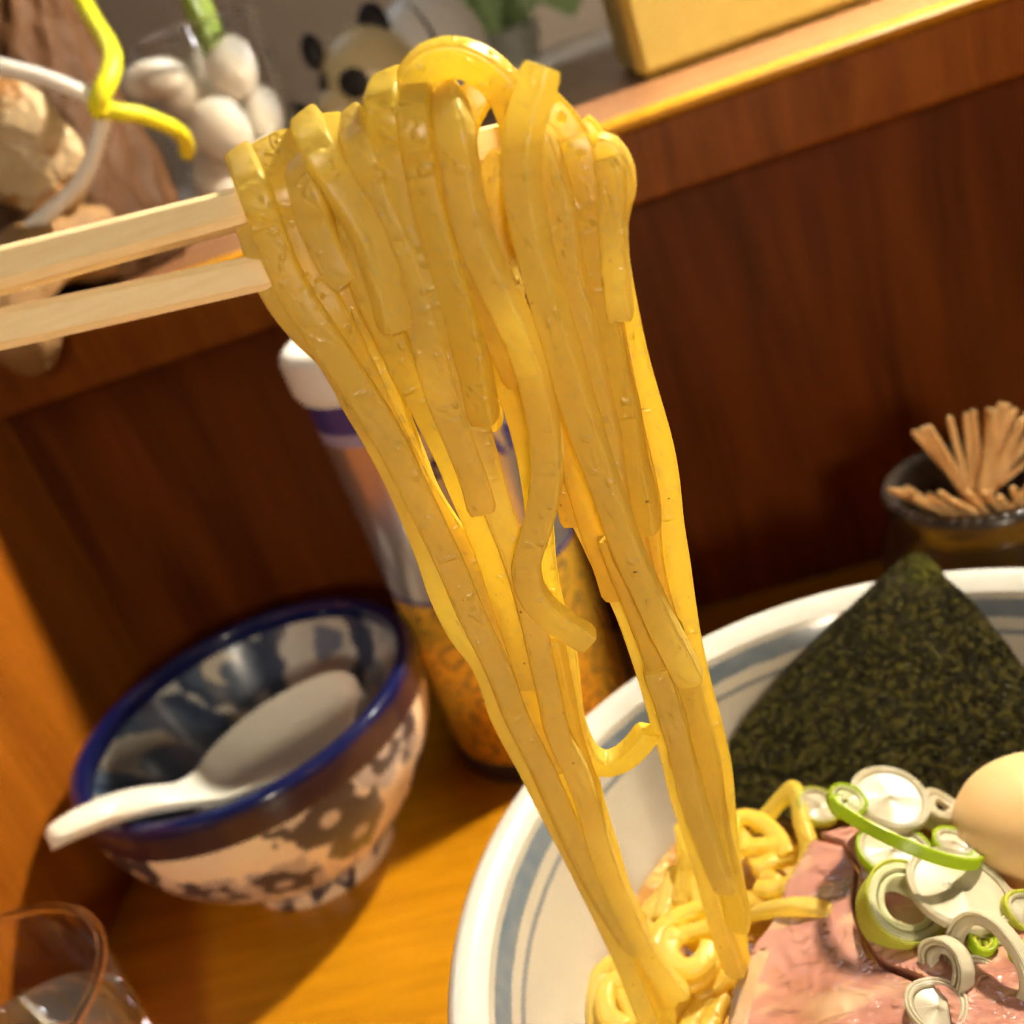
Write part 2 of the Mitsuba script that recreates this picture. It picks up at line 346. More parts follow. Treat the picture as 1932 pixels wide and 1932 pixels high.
tag("broth", "amber oily broth filling the ramen bowl", "broth", kind="stuff")

# ------------------------------------------------------------------ noodles
def wet(d, weight, alpha):
    """A glossy film over a translucent body."""
    return {"type": "blendbsdf", "weight": weight, "a": d, "b": {"type": "twosided", "c": {"type": "roughconductor", "material": "none", "alpha": alpha}}}
def NOODLE_BUMP(p, n, uv): return smoothstep(.60, .95, noise(p.x * 1300, p.y * 1300, p.z * 900)) + .12 * noise(p.x * 500, p.y * 500, p.z * 300)
def noodle_mat(key, a, b, dt=1.36, rough=.13):
    d = {"type": "principledthin", "base_color": proc(lambda p, n, uv: mix(mix(a, b, fbm(p.x * 260, p.y * 260, p.z * 160)), (.42, .20, .05), smoothstep(.950, .975, noise(p.x * 620, p.y * 620, p.z * 620)) * .8)), "roughness": rough, "diff_trans": dt, "spec_trans": 0.0, "eta": 1.45}
    return mat(key, {"type": "bumpmap", "scale": .0003, "arbitrary": proc(NOODLE_BUMP, 1.2e-4), "nested": wet(d, .042, .13)})
NM = [noodle_mat("noodle_golden", (.97, .80, .12), (.98, .84, .19)), noodle_mat("noodle_pale", (.97, .82, .18), (.98, .85, .27)), noodle_mat("noodle_amber", (.96, .75, .11), (.97, .80, .16))]
W0, T0 = .0044, .0038
def lifted(label, pts, layer=0, over=False, m=0, w=W0, th=T0, twist=.25, under=0.0, y0=None, key="noodle"):
    """One strand of the lifted bundle: pixels along it, the layer (1 nearer, -1 farther by one noodle thickness)."""
    pts = np.asarray(pts, float)
    def depth(py):
        base = .1400 if y0 is None else y0
        return base - layer * .0026 + .0085 * np.clip((py - 620) / 900, 0, 1) + .002 * np.clip((py - 1500) / 400, 0, 1)
    P = [at(p, y=depth(p[1])) for p in pts]
    if over:
        a, b = pts[0], pts[min(2, len(pts) - 1)]
        u = (b - a) / np.linalg.norm(b - a)
        t0 = at(a, y=.1478); P[0] = t0
        back = [at(a + u * 200 + [6, 0], y=.1555), at(a + u * 90 + [4, 0], y=.1550), at(a + u * 25, y=.1525)]
        P = back + P
    P = np.array(P)
    n = int(np.clip(np.linalg.norm(np.diff(P, axis=0), axis=1).sum() / .0011, 14, 170))
    mesh = sweep(spline(P, n), w, th, 16, 5.0, turn=-.30, hint=(CAM - P[len(P) // 2]) if not over else np.array([0, 1, .2]), twist=twist, wob=.035, seed=int(pts.sum()) % 9999)
    k = fresh(key)
    put(k, mesh, NM[m], 50)
    return tag(k, label, "noodle", "noodles lifted by the chopsticks" if key == "noodle" else None)

L = lifted
# left group, front
L("lifted noodle forming the left outline of the bundle below the chopsticks", [(474, 400), (484, 440), (502, 500), (530, 560), (572, 615), (622, 665), (652, 712), (676, 760), (709, 815), (746, 884), (778, 954), (813, 1044), (838, 1120), (872, 1190), (918, 1255), (950, 1349), (1002, 1448), (1048, 1540), (1092, 1625), (1146, 1735), (1180, 1815), (1206, 1885), (1234, 1950)], 0, m=1)
L("leftmost noodle looped over the upper chopstick", [(460, 302), (482, 360), (506, 428), (530, 495), (560, 555), (600, 618), (648, 690), (694, 760), (736, 830), (774, 905), (812, 985), (852, 1070), (890, 1160), (936, 1255), (975, 1355), (1020, 1445), (1062, 1540), (1100, 1622), (1142, 1702), (1194, 1785)], 1, True, 1)
L("second noodle from the left over the upper chopstick", [(505, 288), (527, 350), (548, 415), (572, 480), (604, 545), (640, 610), (680, 690), (716, 770), (756, 850), (796, 925), (842, 1000), (880, 1060), (915, 1130), (955, 1220), (990, 1310), (1020, 1390), (1052, 1450)], 0, True, 0)
L("third noodle from the left over the upper chopstick", [(540, 272), (560, 335), (582, 395), (604, 455), (628, 520), (655, 590), (684, 655), (713, 702), (730, 745), (748, 790), (765, 835), (780, 875), (803, 933), (838, 990), (878, 1048), (905, 1100)], -.4, True, 0)
L("short noodle ending in midair left of the crossing noodle", [(566, 290), (578, 350), (594, 415), (614, 465), (636, 510), (654, 534)], .7, True, 1)
L("pale noodle crossing slantwise in front of the left group", [(583, 232), (599, 280), (627, 332), (661, 386), (690, 436), (710, 487), (728, 540), (741, 590), (748, 622)], 2.1, True, 1, w=.0044)
L("noodle hanging just right of the short midair noodle", [(622, 240), (640, 300), (655, 370), (668, 440), (682, 500), (702, 565), (740, 640), (768, 700), (807, 772), (847, 850), (878, 925), (903, 985), (928, 1050), (950, 1120), (975, 1200), (1000, 1290)], .3, True, 0)
L("grainy noodle looped beside the pale crossing noodle", [(664, 230), (684, 285), (700, 335), (716, 385), (744, 445), (772, 515), (795, 590), (812, 660), (838, 750), (868, 830), (894, 900), (910, 962)], 1.3, True, 1, w=.0046)
L("long noodle running along the middle of the left bundle", [(700, 262), (712, 310), (735, 375), (766, 455), (800, 530), (826, 600), (848, 680), (880, 760), (910, 860), (935, 950), (962, 1020), (985, 1090), (1003, 1160), (1020, 1240), (1036, 1310), (1052, 1380), (1085, 1450), (1110, 1520), (1134, 1600), (1168, 1690), (1205, 1770), (1245, 1830), (1285, 1878)], 1.0, True, 1, w=.0044)
# big middle group
L("first noodle of the tall middle group, rounded at the top", [(738, 156), (724, 200), (730, 265), (742, 325), (754, 375), (774, 440), (802, 510), (830, 580), (852, 650)], 1.2, True, 0, w=.0046)
L("second noodle of the tall middle group", [(786, 156), (780, 220), (794, 310), (812, 400), (836, 480), (862, 560), (880, 630), (900, 715), (914, 795)], 1.6, True, 0)
L("bright bow shaped noodle bending left and back to a free end", [(838, 172), (856, 235), (868, 310), (880, 385), (900, 455), (928, 520), (958, 580), (985, 640), (1003, 695), (1018, 760), (1030, 830), (1032, 890), (1024, 955), (1007, 1015), (994, 1062), (1000, 1110), (1026, 1148), (1066, 1180), (1112, 1208)], 2.2, True, 1, w=.0044)
L("bright golden noodle left of the bow shaped noodle", [(820, 190), (832, 250), (848, 330), (862, 410), (884, 480), (912, 560), (950, 640), (985, 720)], 1.2, True, 2, w=.0046)
L("loop of noodle arching over the top of the bundle", [(770, 175), (788, 140), (815, 116), (856, 108), (895, 118), (928, 140), (955, 172), (972, 212), (985, 262), (992, 330), (1000, 400)], .4, m=0, y0=.1430, twist=.1, w=.0046)
L("deep yellow noodle inside the top loop", [(905, 170), (888, 200), (870, 240), (868, 300), (880, 360), (900, 420), (930, 500), (962, 580), (1000, 660), (1040, 740)], -1.2, m=2)
L("pale noodle standing up with a cut end at the top", [(1024, 124), (1004, 190), (986, 260), (985, 340), (998, 425), (1018, 510), (1040, 590), (1062, 660), (1085, 745), (1114, 835), (1150, 935), (1182, 1030), (1216, 1105), (1248, 1175), (1282, 1240), (1303, 1285)], 2.0, m=1, w=.0046)
L("noodle just right of the upright cut noodle", [(1010, 245), (1028, 300), (1046, 360), (1060, 430), (1074, 510), (1092, 590), (1110, 665), (1126, 745), (1142, 820), (1156, 900), (1164, 960)], 1.0, m=1, twist=.1)
L("pointed noodle tongue in the hollow of the bundle", [(950, 295), (936, 325), (927, 372), (930, 430), (946, 500), (968, 570)], -.2, m=1, twist=.1, w=.0036)
L("noodle behind the pointed tongue", [(985, 330), (965, 390), (950, 450), (945, 520), (955, 600), (985, 680)], -1.0, m=2)
# right group
L("noodle over the top right, sloping down the right side", [(935, 158), (978, 170), (1020, 192), (1056, 226), (1084, 268), (1104, 318), (1118, 378), (1130, 450), (1140, 530), (1152, 620), (1168, 700), (1184, 780), (1204, 860), (1222, 940), (1224, 1010), (1232, 1080), (1252, 1150), (1276, 1230), (1302, 1310), (1322, 1390), (1338, 1470), (1352, 1540)], -.2, m=2, y0=.1425)
L("golden noodle down the right outline of the bundle", [(1090, 235), (1128, 290), (1146, 350), (1150, 430), (1162, 510), (1178, 590), (1196, 670), (1218, 750), (1240, 830), (1253, 900), (1262, 980), (1275, 1060), (1286, 1140), (1298, 1210), (1318, 1290), (1338, 1360), (1356, 1440), (1364, 1520), (1372, 1600), (1384, 1680), (1386, 1750), (1394, 1812)], -.6, m=0, y0=.1425)
L("short translucent noodle with a cut end at the upper right edge", [(1146, 296), (1158, 345), (1156, 400), (1160, 470), (1166, 540), (1171, 602)], 1.0, m=1, w=.0036, twist=.1)
L("small curl bulging at the upper right shoulder", [(1120, 280), (1148, 288), (1164, 318), (1168, 358), (1160, 400), (1150, 440)], .4, m=1, w=.0042, twist=.1)
L("wavy noodle inside the right outline", [(1085, 260), (1102, 330), (1112, 410), (1118, 490), (1130, 560), (1146, 640), (1162, 710), (1178, 770), (1190, 850), (1208, 930), (1220, 1000)], .4, m=0)
L("dark noodle deep in the right group", [(1060, 330), (1078, 420), (1096, 520), (1116, 620), (1140, 720), (1160, 820), (1180, 920), (1200, 1020), (1222, 1120), (1250, 1220), (1280, 1310)], -.7, m=2)
L("long noodle along the left side of the right bundle", [(1052, 850), (1080, 930), (1116, 1002), (1148, 1072), (1182, 1140), (1210, 1215), (1234, 1290), (1252, 1360), (1272, 1430), (1288, 1500), (1310, 1570), (1334, 1650), (1354, 1725), (1376, 1795), (1392, 1835)], 0, m=1, y0=.143)
L("cut noodle end lying on the lower right bundle", [(1236, 1260), (1262, 1340), (1286, 1420), (1306, 1500), (1330, 1570), (1352, 1630), (1370, 1676)], 1.0, m=1)
L("noodle filling the gap below the upright cut noodle", [(1150, 1010), (1180, 1090), (1212, 1170), (1240, 1250), (1268, 1330), (1282, 1400), (1290, 1446)], .5, m=0)
L("bright noodle at the right of the lower right bundle", [(1262, 1180), (1290, 1270), (1314, 1350), (1334, 1430), (1346, 1520), (1362, 1600), (1384, 1680), (1396, 1750)], .2, m=0)
# strands seen between, farther back
L("noodle hanging behind the gap with a square cut end", [(896, 500), (902, 590), (906, 680), (914, 760), (922, 806)], -1.4, m=2)
L("noodle curling up into a hook at its lower end", [(935, 620), (956, 700), (982, 775), (1002, 850), (1014, 930), (1020, 1010), (1026, 1080), (1042, 1150), (1062, 1220), (1074, 1300), (1084, 1368), (1106, 1420), (1138, 1440), (1172, 1432), (1203, 1405), (1225, 1376)], -.8, m=0)
L("noodle behind the hooked noodle", [(960, 560), (990, 650), (1015, 740), (1040, 820), (1060, 900)], -1.5, m=2)
L("short square ended noodle left of the right bundle", [(1048, 740), (1058, 830), (1068, 910), (1086, 985)], -.9, m=2)
L("dark noodle left of the upright cut noodle", [(1030, 640), (1052, 730), (1072, 820), (1092, 900), (1112, 975), (1140, 1050), (1165, 1125)], -.5, m=2)
L("noodle deep behind the left bundle", [(640, 330), (655, 430), (672, 520), (690, 610), (712, 680)], -4.9, m=2)
L("noodle deep behind the middle of the bundle", [(690, 340), (712, 430), (738, 520), (760, 600)], -4.9, m=2)
L("noodle deep behind the tall middle group", [(820, 320), (840, 420), (862, 520), (880, 610)], -5.0, m=2)
L("inner noodle hanging in the lower left bundle", [(900, 1080), (930, 1160), (965, 1260), (1000, 1350), (1038, 1430), (1075, 1510), (1105, 1590), (1145, 1680), (1188, 1770), (1225, 1850), (1262, 1925)], -.6, m=0)
L("noodle on the right of the lower left bundle", [(1040, 1200), (1058, 1290), (1075, 1370), (1100, 1450), (1120, 1520), (1142, 1590), (1170, 1680), (1206, 1765), (1240, 1840), (1262, 1890)], -.3, m=0)

# noodles lying in the bowl
def bowlnoodle(label, pts, z, m=0, w=.0046, th=.0032):
    z = np.broadcast_to(z, len(pts))
    P = spline([at(p, z=q) for p, q in zip(pts, z)], max(14, int(len(pts) * 9)))
    k = fresh("noodle_in_bowl")
    put(k, sweep(P, w, th, 14, 2.7, hint=[0, 0, 1], twist=.2, wob=.03, seed=len(scene)), NM[m], 50)
    tag(k, label, "noodle", "noodles heaped in the ramen bowl")
Bn = bowlnoodle
Z = .0575
Bn("noodle arching below the nori beside the lifted bundle", [(1376, 1580), (1384, 1550), (1410, 1541), (1444, 1556), (1472, 1586), (1486, 1616)], Z + .006)
Bn("noodle rising to a sharp peak against the nori", [(1420, 1560), (1446, 1540), (1474, 1508), (1495, 1490), (1506, 1512), (1512, 1548), (1523, 1584), (1526, 1610), (1516, 1644), (1494, 1668), (1462, 1680), (1428, 1676)], [Z + .002, Z + .005, Z + .009, Z + .012, Z + .012, Z + .011, Z + .010, Z + .009, Z + .008, Z + .007, Z + .006, Z + .005])
Bn("straight noodle inside the arch by the peak", [(1396, 1600), (1440, 1596), (1484, 1594)], Z + .006)
Bn("slanting noodle under the peaked noodle", [(1420, 1640), (1465, 1622), (1512, 1610)], Z + .005)
Bn("noodle curving down through the heap", [(1380, 1556), (1406, 1588), (1424, 1620), (1442, 1650), (1468, 1670)], Z + .004, 2)
Bn("upright noodle at the left of the heap", [(1288, 1556), (1295, 1600), (1292, 1655), (1282, 1710)], [Z + .009, Z + .007, Z + .003, Z], 0)
Bn("noodle leaning left of the upright noodle", [(1275, 1640), (1262, 1690), (1246, 1735)], Z, 1)
Bn("wide noodle loop left of the pork", [(1350, 1712), (1318, 1716), (1286, 1726), (1254, 1748), (1234, 1776), (1236, 1806), (1246, 1826)], Z + .005, 0)
Bn("small noodle loop around a dark hollow", [(1282, 1760), (1266, 1776), (1262, 1798), (1278, 1822), (1306, 1826), (1330, 1808), (1342, 1782)], Z + .006, 1)
Bn("noodle across the top of the small loop", [(1360, 1746), (1322, 1756), (1282, 1766), (1250, 1800)], Z + .004, 0)
Bn("noodle with a cut end resting on the pork", [(1404, 1726), (1434, 1720), (1468, 1714), (1502, 1710), (1536, 1713), (1569, 1723)], [Z, Z + .004, Z + .008, Z + .0105, Z + .011, Z + .0105], 1)
Bn("noodle under the cut end on the pork", [(1415, 1700), (1450, 1696), (1490, 1688), (1522, 1662)], Z + .004, 2)
Bn("outer noodle at the broth edge on the left", [(1216, 1732), (1236, 1706), (1258, 1680), (1276, 1650)], Z - .003, 1)
Bn("second noodle at the broth edge on the left", [(1226, 1768), (1238, 1736), (1258, 1712), (1280, 1690)], Z - .002, 1)
Bn("thick noodle below the small loop", [(1352, 1800), (1330, 1838), (1296, 1856), (1262, 1846), (1238, 1822)], Z + .001, 2)
Bn("noodle beside the lower end of the right bundle", [(1418, 1850), (1380, 1842), (1348, 1860), (1310, 1880)], Z - .001, 2)
Bn("noodle at the bottom left edge of the heap", [(1160, 1815), (1134, 1842), (1124, 1880), (1126, 1925), (1134, 1965)], Z - .003, 1)
Bn("curled noodle inside the bottom left edge", [(1180, 1850), (1150, 1856), (1141, 1890), (1152, 1920), (1184, 1940)], Z, 1)
Bn("bright noodle beneath the left bundle", [(1178, 1800), (1170, 1830), (1176, 1870), (1192, 1905), (1212, 1950)], Z - .001, 0)
Bn("straight noodle fanning down below the heap", [(1340, 1870), (1318, 1905), (1296, 1950)], Z - .002, 0)
Bn("second straight noodle fanning down below the heap", [(1362, 1876), (1346, 1910), (1330, 1960)], Z - .003, 2)
Bn("third straight noodle fanning down below the heap", [(1318, 1874), (1290, 1910), (1264, 1955)], Z - .003, 2)
Bn("noodle lying beneath the wide loop", [(1290, 1760), (1320, 1780), (1360, 1790), (1400, 1775)], Z + .001, 2)
Bn("noodle under the heap toward the nori", [(1330, 1600), (1350, 1650), (1380, 1690), (1420, 1700)], Z + .001, 2)
Bn("noodle at the back left of the heap", [(1318, 1580), (1316, 1640), (1320, 1700), (1335, 1750)], Z + .002, 0)

# ------------------------------------------------------------------ chopsticks
def chopstick(label, a, b, wa, wb, turn):
    a = a + (a - b) * .75; wa += (wa - wb) * .6
    n = 32
    P = np.linspace(a, b, n); w = np.linspace(wa, wb, n)
    d = (b - a) / np.linalg.norm(b - a)
    h = np.cross(d, [0, 0, 1]); h /= np.linalg.norm(h); u = np.cross(h, d)
    c, s = math.cos(turn), math.sin(turn); e1, e2 = h * c + u * s, u * c - h * s
    q = np.array([[1, .62], [.62, 1], [-.62, 1], [-1, .62], [-1, -.62], [-.62, -1], [.62, -1], [1, -.62]]) * .5
    V = np.vstack([[P[i] + w[i] * (x * e1 + y * e2) for x, y in q] for i in range(n)] + [[a, b]])
    f = []
    for i in range(n - 1):
        for j in range(8):
            k = (j + 1) % 8; f += [[i * 8 + j, i * 8 + k, (i + 1) * 8 + k], [i * 8 + j, (i + 1) * 8 + k, (i + 1) * 8 + j]]
    for j in range(8):
        k = (j + 1) % 8; f += [[n * 8, k, j], [n * 8 + 1, (n - 1) * 8 + j, (n - 1) * 8 + k]]
    m = trimesh.Trimesh(V, f, process=False); m.fix_normals()
    k = fresh("chopstick"); put(k, m, M_CHOP, 20); tag(k, label, "chopstick", "wooden chopsticks")
chopstick("upper pale wooden chopstick carrying the noodles", at((-140, 548), y=.1290), at((962, 262), y=.1500), .0056, .0042, .35)
chopstick("lower pale wooden chopstick gripping the noodles", at((-140, 652), y=.1285), at((1010, 402), y=.1500), .0056, .0042, .15)


# ------------------------------------------------------------------ toppings in the bowl
def plane3(a, b, c):
    n = np.cross(b - a, c - a); n /= np.linalg.norm(n)
    return a, n if n[2] > 0 else -n
def onplane(p, pl):
    r = ray(p); return CAM + r * (((pl[0] - CAM) @ pl[1]) / (r @ pl[1]))
def slab(poly, pl, th, cell, rough, freq, seed=0, bow=None):
    """A sheet or slice: the outline laid on a plane, given thickness, divided finely and made uneven."""
    R = frame(pl[1]); o = pl[0]
    q = np.array([(onplane(p, pl) - o) @ R[:, :2] for p in poly])
    g = Polygon(q).buffer(0)
    m = trimesh.creation.extrude_polygon(g, th, engine="earcut")
    v, f = trimesh.remesh.subdivide_to_size(m.vertices, m.faces, cell, max_iter=30)
    m = trimesh.Trimesh(v, f); m.merge_vertices()
    v = np.array(m.vertices)
    d = meshkit.fbm(np.c_[v[:, :2] * freq, np.full(len(v), seed * 3.1)], 3, seed) - .5
    v[:, 2] += d * rough * 2
    e = meshkit.fbm(np.c_[v[:, :2] * freq * 2.2, v[:, 2] * freq], 2, seed + 5)
    v[:, :2] += (e[:, None] - .5) * rough * .8
    if bow is not None: v[:, 2] += bow(v[:, 0], v[:, 1])
    m.vertices = v @ R.T + o
    return m
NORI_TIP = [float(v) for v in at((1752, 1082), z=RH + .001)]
def nori(p, n, uv):
    a = fbm(p.x * 800, p.y * 800, p.z * 800, 4)
    b = noise(p.x * 1500, p.y * 1500, p.z * 1500)
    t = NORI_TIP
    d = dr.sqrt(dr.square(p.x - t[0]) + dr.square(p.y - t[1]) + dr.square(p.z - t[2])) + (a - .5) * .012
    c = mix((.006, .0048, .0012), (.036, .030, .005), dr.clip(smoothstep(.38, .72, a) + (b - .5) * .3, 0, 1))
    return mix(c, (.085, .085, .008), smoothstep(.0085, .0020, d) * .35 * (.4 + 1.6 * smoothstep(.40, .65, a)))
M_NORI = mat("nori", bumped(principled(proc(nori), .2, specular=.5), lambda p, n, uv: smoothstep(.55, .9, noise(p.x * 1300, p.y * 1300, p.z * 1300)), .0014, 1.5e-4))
pl = plane3(at((1735, 1092), z=RH + .0016), at((1390, 1520), z=.0575), at((1900, 1480), z=.0640))
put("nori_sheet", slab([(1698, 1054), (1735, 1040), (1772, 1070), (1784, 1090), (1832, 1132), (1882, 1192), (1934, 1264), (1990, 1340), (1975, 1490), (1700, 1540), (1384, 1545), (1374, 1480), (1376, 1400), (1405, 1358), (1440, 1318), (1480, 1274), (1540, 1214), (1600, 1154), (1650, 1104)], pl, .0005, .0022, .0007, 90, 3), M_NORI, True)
tag("nori_sheet", "dark green sheet of nori standing against the far rim of the ramen bowl", "seaweed")

def meat(p, n, uv):
    a = fbm(p.x * 110, p.y * 110, p.z * 110, 4)
    b = fbm(p.x * 60 + 4, p.y * 190, p.z * 60, 3)
    c = mix((.40, .165, .125), (.52, .25, .19), smoothstep(.3, .7, a))
    c = mix(c, (.60, .38, .23), smoothstep(.52, .68, b))
    c = mix(c, (.30, .12, .06), smoothstep(.58, .74, fbm(p.x * 55, p.y * 55 + 3, 1.0)) * .75)
    return mix(c, (.22, .08, .05), smoothstep(.66, .74, fbm(p.x * 130, p.y * 520, p.z * 130)) * .45)
M_MEAT = mat("pork", bumped(principled(proc(meat), .16, specular=.9), lambda p, n, uv: fbm(p.x * 420, p.y * 700, p.z * 420, 3), .0013, 2e-4))
M_FAT = mat("pork_fat", bumped(principled(proc(lambda p, n, uv: mix((.50, .31, .16), (.60, .42, .25), fbm(p.x * 200, p.y * 200, p.z * 200))), .22, specular=.7), lambda p, n, uv: fbm(p.x * 500, p.y * 500, p.z * 500), .0006, 2e-4))
pl1 = plane3(at((1550, 1620), z=.0640), at((1400, 1900), z=.0600), at((1800, 1900), z=.0690))
put("pork_slice__lean", slab([(1552, 1612), (1528, 1650), (1500, 1690), (1486, 1735), (1470, 1762), (1440, 1800), (1420, 1850), (1405, 1932), (1400, 2010), (1800, 2020), (1786, 1930), (1745, 1885), (1690, 1862), (1652, 1832), (1628, 1784), (1620, 1720), (1628, 1668), (1604, 1624)], pl1, .0045, .0028, .0012, 60, 1), M_MEAT, True)
put("pork_slice__fat_edge", slab([(1452, 1800), (1440, 1806), (1428, 1812), (1408, 1834), (1388, 1880), (1378, 1940), (1374, 2010), (1412, 2010), (1418, 1932), (1438, 1856), (1458, 1812)], (pl1[0] + [0, 0, .0026], pl1[1]), .0020, .0028, .0012, 60, 2), M_FAT, True)
tag("pork_slice", "glossy pink pork slice with a pale fat edge, in front in the ramen bowl", "meat")
pl2 = plane3(at((1620, 1640), z=.0645), at((1660, 1830), z=.0670), at((1900, 1800), z=.0690))
put("pork_slice_001", slab([(1560, 1606), (1612, 1592), (1690, 1612), (1800, 1660), (1930, 1720), (1990, 1800), (1980, 2000), (1815, 1990), (1800, 1925), (1755, 1882), (1700, 1858), (1660, 1826), (1636, 1780), (1630, 1720), (1636, 1668), (1606, 1628)], pl2, .0055, .0030, .0012, 60, 4), M_MEAT, True)
tag("pork_slice_001", "second slice of pork lying under the scallion rings", "meat")

egg = ball(at((1985, 1572), z=.0690), (.0205, .0168, .0170), frame([.5, -.2, .8]), 4)
put("boiled_egg", egg, mat("egg", principled(proc(lambda p, n, uv: mix((.68, .42, .17), (.78, .53, .27), fbm(p.x * 60, p.y * 60, p.z * 60))), .3, specular=.4)), True)
tag("boiled_egg", "smooth peach coloured egg at the right edge beside the scallions", "egg")

def scal(key, col, dt=.5, rough=.22):
    return mat(key, wet({"type": "principledthin", "base_color": proc(lambda p, n, uv: mix([c * .88 for c in col], col, fbm(p.x * 500, p.y * 500, p.z * 500))), "roughness": rough, "diff_trans": dt, "eta": 1.4}, .05, .1))
M_GREEN, M_LIME, M_PALE, M_SCW = scal("scallion_green", (.46, .66, .02), .45), scal("scallion_lime", (.66, .70, .10), .6), scal("scallion_pale", (.86, .86, .55), .6), scal("scallion_white", (.80, .75, .58), .8)
def scallion(label, c, a, b, phi, z, skin, flesh, h=.0024, wall=.0014, layers=2, disc=False):
    """A ring from its ellipse in the picture: centre, half axes, angle of the long axis; the tilt follows from the axes."""
    o = at(c, z=z); dist = (o - CAM) @ FWD
    R = a * dist / F_PX
    v = CAM - o; v /= np.linalg.norm(v)
    ph = math.radians(phi)
    maj = EX * math.cos(ph) - EY * math.sin(ph); mi_ = EX * -math.sin(ph) - EY * math.cos(ph)
    ca = min(b / a, .999); sa = math.sqrt(1 - ca * ca)
    n = ca * v - sa * mi_
    if n[2] < (ca * v + sa * mi_)[2]: n = ca * v + sa * mi_
    A = frame(n, maj)
    k = fresh("scallion_ring")
    def ringmesh(r0, r1, hh, dz=0.0, seed=0):
        e = min(.0004, (r1 - r0) * .4)
        m = lathe([[r0, -hh + e], [r0 + e, -hh], [r1 - e, -hh], [r1, -hh + e], [r1, hh - e], [r1 - e, hh], [r0 + e, hh], [r0, hh - e]], [0, 0, 0], 48, True)
        q = np.array(m.vertices); th = np.arctan2(q[:, 1], q[:, 0])
        g = np.random.default_rng(seed)
        q[:, :2] *= (1 + .03 * np.sin(2 * th + g.uniform(0, 6)) + .02 * np.sin(3 * th + g.uniform(0, 6)))[:, None]
        q[:, 2] += dz + .0004 * np.sin(2 * th + g.uniform(0, 6))
        m.vertices = q @ A.T + o; m.fix_normals(); return m
    sd = len(scene)
    put(k + "__skin", ringmesh(R - .0006, R, h * .5, 0, sd), skin, 40)
    put(k + "__flesh", ringmesh(R - wall, R - .0006, h * .5 - .0001, 0, sd), flesh, 40)
    r = R - wall - .0003
    for i in range(0 if disc else layers):
        if r < .0016: break
        w = min(.0013, r * .6)
        put(fresh(k + "__inner_layer"), ringmesh(r - w, r, h * .5 - .0003 * (i + 1), -.0002 * i, sd + i), flesh, 40)
        r -= w + .0002
    if disc and r > .0005:
        put(k + "__core", ringmesh(.0001, R - wall + .0001, h * .30, -.0002, sd), flesh, 40)
    return tag(k, label, "scallion")
S = scallion
S("scallion ring half hidden behind the peaked noodle", (1545, 1522), 40, 32, 20, .0690, M_LIME, M_SCW, layers=2, disc=True)
S("white scallion ring with a dark hole beside the egg", (1776, 1522), 40, 20, 28, .0735, M_SCW, M_SCW, layers=1)
S("pale scallion disc with a green lower edge at the middle of the heap", (1684, 1606), 68, 40, 10, .0765, M_GREEN, M_SCW, layers=3, disc=True)
S("long bright green scallion cut edge on across the heap", (1706, 1564), 138, 7, 18.5, .0815, M_GREEN, M_PALE, layers=0, wall=.0020, h=.0026)
S("largest white scallion disc lying against the nori", (1678, 1506), 72, 50, 14, .0790, M_SCW, M_SCW, layers=4, disc=True)
S("small green rimmed scallion ring left of the largest white disc", (1598, 1512), 36, 30, 30, .0835, M_GREEN, M_PALE, layers=2, disc=True)
S("short green scallion end beside the egg", (1800, 1592), 40, 22, 12, .0765, M_GREEN, M_SCW, layers=1, disc=True)
S("open yellow green scallion ring showing the pork through its hole", (1702, 1714), 80, 68, 38, .0745, M_LIME, M_PALE, h=.0075, wall=.0024, layers=1)
S("tilted wide white scallion ring right of the open ring", (1810, 1680), 98, 54, 16, .0772, M_SCW, M_SCW, h=.0020, layers=3, disc=True)
S("white scallion arc behind the big loop ring", (1878, 1738), 62, 36, 15, .0740, M_SCW, M_SCW, layers=0)
S("big white scallion loop around a green core at the lower right", (1866, 1818), 92, 62, 72, .0770, M_SCW, M_SCW, h=.0030, wall=.0025, layers=0)
S("bright green scallion core inside the big white loop", (1852, 1780), 26, 14, 20, .0755, M_GREEN, M_LIME, layers=1, disc=True)
S("narrow white scallion ring standing on edge by the pork", (1787, 1825), 56, 26, 78, .0750, M_SCW, M_SCW, h=.0032, layers=1)
S("small translucent scallion ring inside the big white loop", (1842, 1832), 30, 26, 60, .0740, M_PALE, M_SCW, layers=0)
S("translucent scallion piece at the bottom edge", (1770, 1905), 58, 38, 165, .0730, M_SCW, M_SCW, h=.004, layers=2, disc=True)
S("pale green scallion ring at the right edge below the egg", (1935, 1720), 42, 36, 60, .0750, M_LIME, M_SCW, layers=2, disc=True)
S("green scallion ring at the far right edge beside the big loop", (1940, 1812), 34, 30, 60, .0740, M_GREEN, M_PALE, layers=2)

